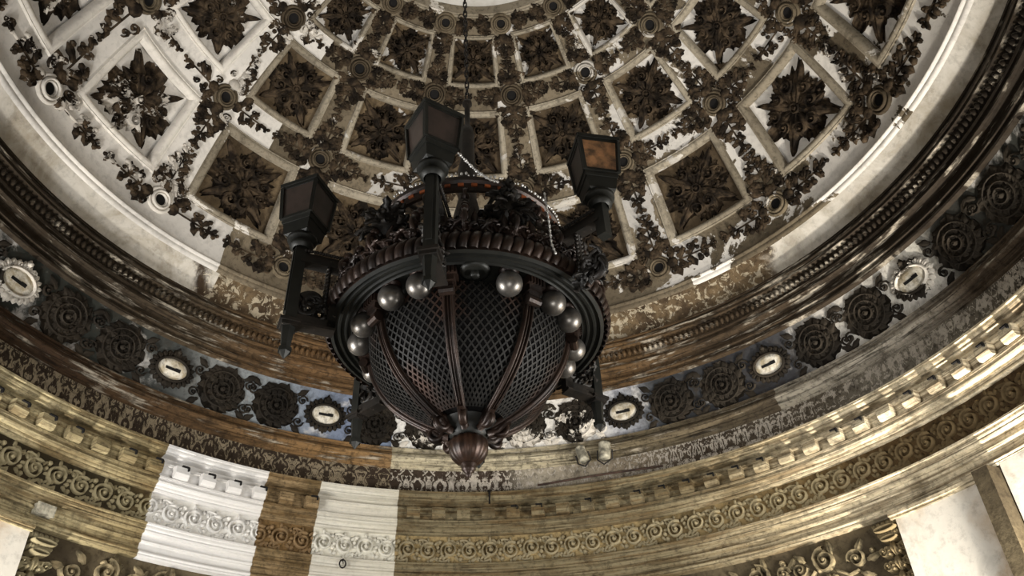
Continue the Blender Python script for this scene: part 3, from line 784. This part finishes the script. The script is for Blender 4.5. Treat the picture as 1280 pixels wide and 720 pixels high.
# globes hung in pairs below the rim, one missing
PH = 13.3
q = B(); q.sphere((0, 0, 0), .108, 20, 14); gl = q.mesh('globe')
q = B(); q.lathe([(.0, .14), (.075, .14), (.085, .125), (.07, .112), (.06, .095)], 14); so = q.mesh('globe_socket')
for k in range(8):
    for d in (-8.6, 8.6):
        a = PH+45*k+d; loc = pol(a, .929, Z(.6912))
        if k == 0 and d < 0:
            q = B(); q.lathe([(.12, .02), (.125, 0), (.09, -.02), (.07, -.01), (.0, -.01)], 18); q.lathe([(.035, -.01), (.04, -.05), (.02, -.06), (.0, -.06)], 10)
            link('empty_socket', q.mesh('empty_socket'), 'green_bronze', CH, loc=pol(a, .929, Z(.704))); continue
        o = link('globe', gl, 'globe_glass', CH, loc=loc); link('globe_socket', so, 'brown_bronze', o)
# bowl liner, lattice, ribs
q = B(); q.grid([[bp(bowl.L*j/20, 2*PI*k/64, -.05) for j in range(21)] for k in range(64)], close_u=True); part('bowl_liner', q, 'void_dark')
def ribbon(q, pts, w, th):
    """strip following the bowl; pts = (arc, azimuth) list"""
    P = []
    for i, (s_, a) in enumerate(pts):
        s0, a0 = pts[max(0, i-1)]; s1, a1 = pts[min(len(pts)-1, i+1)]
        R = bowl.at(min(max(s_, 0), bowl.L))[0]; dx, dy = (a1-a0)*R, s1-s0; L = math.hypot(dx, dy) or 1; nx, ny = -dy/L*w/2, dx/L*w/2
        s_ = min(max(s_, 0), bowl.L)
        P.append([bp(min(max(s_+ny*k, 0), bowl.L), a+nx*k/max(R, .1), z) for k, z in ((-1, 0), (-1, th), (1, th), (1, 0))])
    q.grid(P, close_v=True)
def lattice():
    q = B(); A = RAD(22.5-2.6); NL = 8; V0, V1 = bowl.L*.13, bowl.L*.97; KV = 1.55
    for fam in (-1, 1):
        for m in range(-26, 27):
            pts = []
            # u*fam + v*KV*... = m/NL*2 ; v in 0..1, u in -1..1
            for i in range(61):
                v = i/60; u = fam*(m*2/NL-(v-.5)*2*KV)
                if abs(u) <= 1: pts.append((V0+(V1-V0)*v, u*A))
            if len(pts) >= 3: ribbon(q, pts[::3]+([pts[-1]] if (len(pts)-1) % 3 else []), .0135, .016)
    for u in (-1, 1): ribbon(q, [(V0+(V1-V0)*i/12, u*A) for i in range(13)], .03, .02)
    return q.mesh('lattice_panel', False)
lm_ = lattice()
q = B()
for u, w, th in ((0, .085, .035), (-.028, .02, .055), (.028, .02, .055), (0, .014, .048)):
    P = []
    for i in range(25):
        s_ = bowl.L*(.02+.95*i/24); R = max(bowl.at(s_)[0], .1); k = .55+.45*min(1, R/.6)
        P.append([bp(s_, (u*k+e*w*k/2)/R, z) for e, z in ((-1, -.02), (-1, th*.7), (-.5, th), (.5, th), (1, th*.7), (1, -.02))])
    q.grid(P)
rm_ = q.mesh('bowl_rib')
# corbel block with flutes and scroll at each rib head
q = B(); q.box((0, -.900, Z(.7035)), (.17, .16, .075)); q.box((0, -.89, Z(.6935)), (.13, .14, .06)); q.box((0, -.88, Z(.684)), (.10, .11, .06))
for k in range(5): q.box((-.06+.03*k, -.985, Z(.7035)), (.016, .02, .07))
q.tube([(-.06, -.915, Z(.677)), (.06, -.915, Z(.677))], .042, 10); corb = q.mesh('rib_corbel', False)
def scroll_tube(q, a, r0, z0, size, turns, sgn, w, start=0.0, n=30):
    """volute in the vertical plane through the axis"""
    pts = []; rad = []
    for i in range(n+1):
        t = i/n; ang = start+sgn*turns*2*PI*t; rr = size*(1-.85*t); pts.append(pol(a, r0+rr*math.cos(ang), z0+rr*math.sin(ang))); rad.append(w*(1-.5*t))
    q.tube(pts, rad, 6, up=pol(a+90, 1, 0))
q = B(); scroll_tube(q, 0, .27, Z(.552), .075, 1.6, 1, .03, PI/2); scroll_tube(q, 3, .27, Z(.552), .07, 1.6, 1, .03, PI/2)
q.tube([pol(0, .33, Z(.562)), pol(0, .24, Z(.548)), pol(0, .16, Z(.546))], .035, 6); foot = q.mesh('rib_foot')
for k in range(8):
    part('lattice_panel', lm_, 'lattice_bronze', rot=(0, 0, RAD(PH+45*k)))
    rz = (0, 0, RAD(PH-22.5+45*k))
    part('bowl_rib', rm_, 'brown_bronze', rot=rz); part('rib_corbel', corb, 'brown_bronze', rot=rz); part('rib_foot', foot, 'brown_bronze', rot=rz)
# finial: collar, fluted gourd, tip
q = B(); q.lathe([(.24, Z(.561)), (.20, Z(.552)), (.15, Z(.549)), (.155, Z(.544)), (.11, Z(.541)), (.10, Z(.5395))], 32); part('finial_collar', q, 'green_bronze')
q = B(); GP = [(.10, .541), (.135, .5385), (.148, .533), (.152, .527), (.145, .520), (.125, .5135), (.095, .508), (.06, .504)]
q.lathe([(r, Z(h)) for r, h in GP], 72, mod=lambda a, i: .010*abs(math.cos(7*a))*min(1, i, 7-i)); part('finial_gourd', q, 'finial_copper')
q = B(); q.lathe([(.06, Z(.5045)), (.066, Z(.502)), (.05, Z(.4995)), (.058, Z(.497)), (.04, Z(.4935)), (.022, Z(.4905)), (.026, Z(.4885)), (.0, Z(.485))], 20); part('finial_tip', q, 'brown_bronze')
# crown: upper ring, scroll brackets, foliate bosses
q = B(); q.lathe([(.86, Z(.862)), (.90, Z(.860)), (.905, Z(.866)), (.885, Z(.869)), (.885, Z(.877)), (.91, Z(.880)), (.905, Z(.888)), (.86, Z(.890)), (.86, Z(.862))], 72); part('crown_ring', q, 'brown_bronze', crisp=40)
q = B(); q.lathe([(1.02, Z(.738)), (1.10, Z(.738)), (1.09, Z(.752)), (1.03, Z(.756)), (1.02, Z(.738))], 72); part('crown_base', q, 'brown_bronze', crisp=40)
q = B(); q.box((0, -.888, Z(.873)), (.052, .02, .030)); im = q.mesh('ring_inset', False)
for k in range(48):
    a = k*7.5-10; part('ring_inset', im, 'copper' if -14 < a < 12 else 'dark_bronze', rot=(0, 0, RAD(a)))
q = B(); q.box((0, -1.095, Z(.7385)), (.062, .03, .018)); im2 = q.mesh('rim_inset', False)
for k in range(60):
    a = k*6-11; part('rim_inset', im2, 'copper' if -4 < a < 9 else 'dark_bronze', rot=(0, 0, RAD(a)))
def bracket():
    q = B(); n = 22; pts = []; rad = []
    for i in range(n+1):
        t = i/n; pts.append(pol(0, 1.13-.24*t+.06*math.sin(2*PI*t), Z(.745+.118*t))); rad.append(.034-.012*abs(2*t-1))
    q.tube(pts, rad, 7)
    scroll_tube(q, 0, 1.13, Z(.765), .10, 1.5, 1, .028, -PI/2); scroll_tube(q, 0, .95, Z(.842), .085, 1.5, 1, .026, PI/2)
    for i in range(5):
        t = .15+.17*i; p = pol(0, 1.13-.24*t+.06*math.sin(2*PI*t)+.045, Z(.745+.118*t)); q.sphere(p, .042, 8, 5)
    return q.mesh('crown_bracket')
br = bracket()
for k in range(18): part('crown_bracket', br, 'dark_bronze' if k % 3 else 'brown_bronze', rot=(0, 0, RAD(20*k)))
def blade(q, p, d, up, L, W, curl=1.2, n=6):
    """curled metal leaf"""
    p = Vector(p); d = Vector(d).normalized(); up = Vector(up); up = (up-d*up.dot(d)).normalized(); x = d.cross(up); P = []
    for i in range(n+1):
        t = i/n; w = W*(math.sin(PI*(.12+.86*t))**.8)*(1+.3*math.cos(5*PI*t))/2
        R = Matrix.Rotation(-curl*t, 3, x); dd = R @ d; uu = R @ up
        P.append([p-x*w+uu*.004, p-x*w*.5+uu*.018, p+uu*.006, p+x*w*.5+uu*.018, p+x*w+uu*.004, p-uu*.012])
        p = p+dd*L/n
    q.grid(P, close_v=True)
def boss():
    q = B(); r = random.Random(5)
    q.sphere((0, 0, 0), .11, 14, 10, 1.15)
    for i in range(46):
        a = r.uniform(0, 2*PI); z = r.uniform(-.9, 1); d = Vector((math.cos(a)*math.sqrt(1-z*z), math.sin(a)*math.sqrt(1-z*z), z))
        blade(q, d*.09, d+Vector((r.uniform(-.5, .5), r.uniform(-.5, .5), r.uniform(-.2, .6))), (r.uniform(-1, 1), r.uniform(-1, 1), 1), r.uniform(.09, .16), r.uniform(.05, .085), r.uniform(.5, 2.2), 5)
    for i in range(16):
        a = r.uniform(0, 2*PI); z = r.uniform(-1, 1); d = Vector((math.cos(a)*math.sqrt(1-z*z), math.sin(a)*math.sqrt(1-z*z), z)); q.sphere(d*.14, r.uniform(.014, .028), 6, 4)
    return q.mesh('foliate_boss')
bo = boss()
for k in range(6):
    a = 20+60*k; o = link('foliate_boss', bo, 'dark_bronze', CH, loc=pol(a, 1.03, Z(.803))); o.scale = (1.25, 1.25, 1.2); o.rotation_euler = (0, 0, RAD(a+k*40))
q = B()
for k in range(150):                                        # crystal fringe along the crown ring
    a = 2.4*k+rnd.uniform(-.6, .6); q.sphere(pol(a, .90, Z(.892)+rnd.uniform(-.01, .02)), rnd.uniform(.009, .017), 5, 4)
    if k % 2: q.sphere(pol(a+1, 1.10+rnd.uniform(-.03, .03), Z(.756)+rnd.uniform(-.01, .02)), rnd.uniform(.008, .015), 5, 4)
o = part('crystal_fringe', q, 'crystal'); o['kind'] = 'stuff'
# leafy cresting around the rim top
def crest():
    q = B(); r = random.Random(9)
    for i in range(15): blade(q, (r.uniform(-.10, .10), -1.11+r.uniform(-.05, .05), Z(.740)+r.uniform(0, .10)), (r.uniform(-.8, .8), r.uniform(-1, .2), r.uniform(.2, 1)), (r.uniform(-.4, .4), -.3, 1), r.uniform(.08, .14), r.uniform(.045, .075), r.uniform(.6, 2), 5)
    for i in range(5): q.sphere((r.uniform(-.10, .10), -1.13, Z(.742)+r.uniform(0, .12)), r.uniform(.012, .024), 6, 4)
    for d in (-1, 1):
        q.tube([(d*.02, -1.12, Z(.74)), (d*.07, -1.14, Z(.752)), (d*.12, -1.13, Z(.766)), (d*.10, -1.10, Z(.775)), (d*.06, -1.10, Z(.770))], [.02, .026, .024, .02, .008], 6)
    q.tube([(0, -1.13, Z(.74)), (0, -1.15, Z(.765)), (0, -1.12, Z(.785))], [.03, .035, .006], 6); return q.mesh('leaf_cresting')
cr_ = crest()
for k in range(30): part('leaf_cresting', cr_, 'dark_bronze' if k % 2 else 'brown_bronze', rot=(0, 0, RAD(12*k+4)))
# stem and spokes
q = B(); q.lathe([(.0, Z(1.246)), (.05, Z(1.243)), (.055, Z(1.236)), (.03, Z(1.23)), (.03, Z(1.175)), (.06, Z(1.168)), (.075, Z(1.15)), (.075, Z(1.08)), (.10, Z(1.06)), (.09, Z(.99)), (.14, Z(.95)), (.10, Z(.90)), (.05, Z(.87)), (.0, Z(.865))], 20); part('stem', q, 'dark_bronze')
q = B(); q.tube([pol(0, .05, Z(.92)), pol(0, .4, Z(.89)), pol(0, .87, Z(.878))], .022, 8); sp_ = q.mesh('spoke')
for k in range(6): part('spoke', sp_, 'dark_bronze', rot=(0, 0, RAD(20+60*k)))
# six lantern arms
AR = 1.53
def beads(q, p0, p1, n, r):
    for i in range(n):
        t = i/(n-1); q.sphere(Vector(p0).lerp(Vector(p1), t), r, 7, 5)
def lantern_meshes():
    out = {}
    q = B(); q.frustum(Z(.8165), .12, Z(.8190), .165); q.frustum(Z(.8190), .165, Z(.838), .185); q.frustum(Z(.838), .195, Z(.842), .205); q.frustum(Z(.842), .19, Z(.846), .205)
    out['lantern_base'] = q.mesh('lantern_base', False)
    q = B()
    for k in range(4):
        a = PI/4+k*PI/2
        q.tube([(.205*math.cos(a), .205*math.sin(a), Z(.846)), (.238*math.cos(a), .238*math.sin(a), Z(.906))], .022, 4)
    q.frustum(Z(.846), .215, Z(.8505), .215); q.frustum(Z(.9035), .245, Z(.9080), .25)
    out['lantern_frame'] = q.mesh('lantern_frame', False)
    q = B(); q.frustum(Z(.9080), .262, Z(.9135), .268); q.frustum(Z(.9135), .22, Z(.928), .06); q.frustum(Z(.928), .04, Z(.932), .03)
    out['lantern_cap'] = q.mesh('lantern_cap', False)
    q = B(); w0, w1 = .205/math.sqrt(2), .236/math.sqrt(2)
    q.add([Vector((-w0, -w0, Z(.8505))), Vector((w0, -w0, Z(.8505))), Vector((w1, -w1, Z(.9035))), Vector((-w1, -w1, Z(.9035)))], [(0, 1, 2, 3)])
    q.add([v+Vector((0, .012, 0)) for v in q.V], [(3, 2, 1, 0)])
    out['pane'] = q.mesh('lantern_pane', False)
    return out
LM = lantern_meshes()
def shift(q, x, y):
    q.V = [v+Vector((x, y, 0)) for v in q.V]; return q
def arm_meshes():
    o = {}
    q = B(); q.box((0, -AR, Z(.735)), (.092, .092, S*.135)); q.box((0, -AR-.048, Z(.74)), (.05, .024, S*.11)); o['post'] = q.mesh('post', False)
    q = B(); q.box((0, -AR, Z(.775)), (.088, .088, S*.06)); o['short_post'] = q.mesh('post', False)
    q = B(); q.lathe([(.07, Z(.798)), (.10, Z(.802)), (.105, Z(.806)), (.085, Z(.809)), (.125, Z(.813)), (.13, Z(.817)), (.0, Z(.817))], 18, cx=0, cy=-AR); o['post_capital'] = q.mesh('post_capital')
    q = B(); q.box((0, -AR, Z(.668)), (.165, .165, .03)); q.box((0, -AR, Z(.663)), (.13, .13, .03)); o['collar'] = q.mesh('collar', False)
    q = B(); q.frustum(Z(.661), .058, Z(.628), .040, 6, 0, 0, -AR); q.frustum(Z(.628), .056, Z(.622), .056, 6, 0, 0, -AR); q.frustum(Z(.622), .046, Z(.612), .005, 6, 0, 0, -AR); o['pendant'] = q.mesh('pendant', False)
    q = B(); q.box((0, -(AR+1.0)/2, Z(.784)), (.07, AR-1.0, .085)); q.box((0, -(AR+1.0)/2, Z(.775)), (.10, AR-1.02, .025))
    for d in (-.05, .05): beads(q, (d, -AR+.04, Z(.793)), (d, -1.03, Z(.793)), 20, .017)
    o['upper_arm'] = q.mesh('upper_arm', False)
    q = B(); q.box((0, -(AR+1.17)/2, Z(.676)), (.08, AR-1.17, .075)); q.box((0, -(AR+1.17)/2, Z(.667)), (.11, AR-1.17, .025)); q.box((0, -1.2, Z(.69)), (.08, .08, .25)); o['lower_arm'] = q.mesh('lower_arm', False)
    q = B(); q.tube([(0, -1.27, Z(.69)), (0, -1.27, Z(.775))], .022, 6)
    for d in (-.03, .03): beads(q, (d, -1.275, Z(.70)), (d, -1.275, Z(.772)), 11, .02)
    o['bead_strip'] = q.mesh('bead_strip')
    q = B(); pts = []; n = 16
    for i in range(n+1):
        t = i/n; pts.append((0, -AR+.06+.27*t, Z(.712+.022*math.sin(PI*t)-.03*t)))
    q.tube(pts, [.055-.03*i/n for i in range(n+1)], 7)
    for i in range(26):
        t = (i % 13)/12; blade(q, (rnd.uniform(-.05, .05), -AR+.03+.24*t, Z(.715-.025*t)+rnd.uniform(-.05, .05)), (rnd.uniform(-1, 1), rnd.uniform(-.3, 1), rnd.uniform(-1, .6)), (0, -.3, 1), rnd.uniform(.09, .15)*(1.2-.5*t), rnd.uniform(.05, .08), rnd.uniform(.5, 2), 5)
    scroll_tube(q, 0, AR-.12, Z(.70), .10, 1.5, -1, .035, PI/2)
    o['leaf_brace'] = q.mesh('leaf_brace')
    return o
AM = arm_meshes()
LROT = {0: 31, 1: 10, 2: 40, 3: 20, 4: 15, 5: -22}
for k in range(6):
    a = -10+60*k
    if k == 5: a = -68
    if k == 1: a = 47
    R_ = AR*{0: .925, 2: .90, 3: .9, 4: .92}.get(k, 1.0)
    if k == 2: a = 121
    if k == 3: a = 177
    if k == 4: a = -131
    rz = (0, 0, RAD(a)); dr = pol(a, R_-AR, 0)
    for nm in ('post', 'post_capital', 'collar', 'pendant', 'upper_arm', 'lower_arm', 'bead_strip', 'leaf_brace'):
        if k == 1 and nm in ('collar', 'pendant', 'lower_arm'): continue          # this arm has lost its lower half
        me = AM['short_post' if k == 1 and nm == 'post' else nm]
        part(nm, me, {'bead_strip': 'dark_bronze', 'post': 'green_bronze', 'pendant': 'green_bronze', 'post_capital': 'green_bronze'}.get(nm, 'dark_bronze'), rot=rz).location = dr
    p = pol(a, R_, 0)
    base = link('lantern', LM['lantern_base'], 'green_bronze', CH, loc=p, rot=(0, 0, RAD(LROT[k])))
    if k == 2:                                                  # broken lantern: only two glazing bars stand
        q = B(); q.tube([(.12, -.10, Z(.846)), (.135, -.12, Z(.905))], .018, 6); q.tube([(-.12, -.12, Z(.846)), (-.13, -.13, Z(.89))], .018, 6)
        link('lantern_frame', q.mesh('lantern_frame'), 'green_bronze', base); continue
    link('lantern_frame', LM['lantern_frame'], 'green_bronze', base); link('lantern_cap', LM['lantern_cap'], 'green_bronze', base)
    for j in range(4):
        me = LM['pane']
        if k == 1 and j == 0: me = me.copy(); me.materials.clear()
        link('lantern_pane', me, 'amber_glass' if (k == 1 and j == 0) else 'smoked_glass', base, rot=(0, 0, j*PI/2))
# loose crystal strands hanging from the crown
def strand(pts, n, r):
    q = B(); pts = [Vector(p) for p in pts]; L = [0]
    for i in range(1, len(pts)): L.append(L[-1]+(pts[i]-pts[i-1]).length)
    for k in range(n):
        d = L[-1]*k/(n-1); i = max(j for j in range(len(L)-1) if L[j] <= d+1e-9); t = (d-L[i])/max(L[i+1]-L[i], 1e-6); q.sphere(pts[i].lerp(pts[i+1], t), r*(1 if k % 3 else 1.5), 6, 4)
    q.tube(pts, .004, 4); return q
part('crystal_strand', strand([pol(-8, 1.36, Z(.872)), pol(-3, 1.26, Z(.876)), pol(5, 1.12, Z(.862)), pol(12, 1.0, Z(.868)), pol(18, .91, Z(.882))], 34, .011), 'crystal')
part('crystal_strand', strand([pol(34, 1.20, Z(.835)), pol(34, 1.22, Z(.79)), pol(34, 1.235, Z(.735)), pol(34, 1.27, Z(.716))], 40, .009), 'crystal')

# ------------------------------------------------------------------ chain
def make_chain():
    p0 = Vector((XC, 0, ZC+S*1.252)); p1 = Vector((-.034*S, 0, ZC+S*2.29)); L = (p1-p0).length; n = 62
    ch = empty('hanging_chain', p0); tag(ch, 'long dark iron chain from the oculus down to the chandelier stem', 'chain')
    q = B(); ln = L/n*1.28; pts = []
    for i in range(13):
        a = 2*PI*i/12; x, z = .028*math.cos(a), (ln/2-.028)*(1 if math.sin(a) > 0 else -1)*(1 if abs(math.sin(a)) > 1e-6 else 0)+.028*math.sin(a)
        pts.append((x*.72, 0, z))
    q.tube(pts, .009, 6, caps=False, up=(0, 1, 0)); me = q.mesh('chain_link')
    for k in range(n):
        link('chain_link', me, 'iron', ch, loc=(p1-p0)*((k+.5)/n), rot=(0, 0, PI/2*(k % 2)+.3))
make_chain()

# ------------------------------------------------------------------ small fittings on the ledges
def can(az, h, tilt, roll, label, r0):
    p = polar(az, 1.050, h); o = empty('floodlight', p, -RAD(az)); tag(o, label, 'floodlight', 'floodlights on the drum moulding')
    R = Matrix.Rotation(RAD(roll), 3, 'Y') @ Matrix.Rotation(RAD(tilt), 3, 'X')
    def put(nm, q, mat):
        q.V = [R @ v for v in q.V]; return link(nm, q.mesh(nm), mat, o)
    q = B(); q.lathe([(.0, -.13), (r0*.86, -.13), (r0*.93, -.10), (r0, 0), (r0, .12), (r0*1.05, .125), (r0*1.05, .15), (r0*.9, .15), (r0*.88, .06)], 20); put('can_body', q, 'lamp_tin')
    q = B(); q.lathe([(0, .07), (r0*.88, .07)], 20); put('lens', q, 'void_dark')
    q = B(); q.tube([(-r0-.02, 0, .03), (-r0-.025, .03, -.12), (-.02, .05, -.2), (r0+.02, .03, -.12), (r0+.02, 0, .03)], .014, 6); put('yoke', q, 'iron')
can(14.4, 1.035, -18, -14, 'small tin floodlight leaning over towards the bowl finial', .085)
can(17.7, 1.035, -10, 4, 'small tin floodlight standing upright below the oval cartouche', .098)
# thin conduit on the stencilled band
q = B(); q.tube([polar(7.5+18*i/24, 1.0685, .972+.0085*math.sin(i*.13)) for i in range(25)], .016, 6)
tag(link('conduit', q.mesh('conduit'), 'rust_pipe'), 'thin rusty conduit running along the stencilled band', 'pipe')
# iron ring on the architrave of the pale restored section
p = polar(-19.3, 1.046, .757); o = empty('iron_ring', p, RAD(19.3)); tag(o, 'small black iron ring hanging from the pale architrave', 'iron ring')
q = B(); q.tube([(.045*math.cos(2*PI*i/16), -.02, -.06+.06*math.sin(2*PI*i/16)) for i in range(17)], .011, 6, caps=False, up=(0, 1, 0)); link('ring', q.mesh('ring'), 'iron', o)
q = B(); q.tube([(0, .03, .0), (0, -.03, .0)], .014, 6); link('eye_bolt', q.mesh('eye_bolt'), 'iron', o)
# iron strap on the cornice edge
q = B(); q.box((0, 0, -.06), (.03, .03, .2)); q.box((0, .03, .05), (.05, .09, .03)); me = q.mesh('iron_strap', False)
tag(link('iron_strap', me, 'iron', loc=polar(.6, 1.031, .938), rot=(0, 0, -RAD(.6))), 'short dark iron strap hooked over the cornice edge', 'strap')
# junction box on the architrave
p = polar(-56.2, 1.056, .722); o = empty('junction_box', p, RAD(56.2)); tag(o, 'grey tin junction box fixed to the architrave above the leafy capital', 'junction box')
q = B(); q.box((0, 0, 0), (.22, .10, .12)); link('box_body', q.mesh('box_body', False), 'lamp_tin', o)
q = B(); q.box((0, -.055, 0), (.235, .015, .135)); link('box_lid', q.mesh('box_lid', False), 'lamp_tin', o)
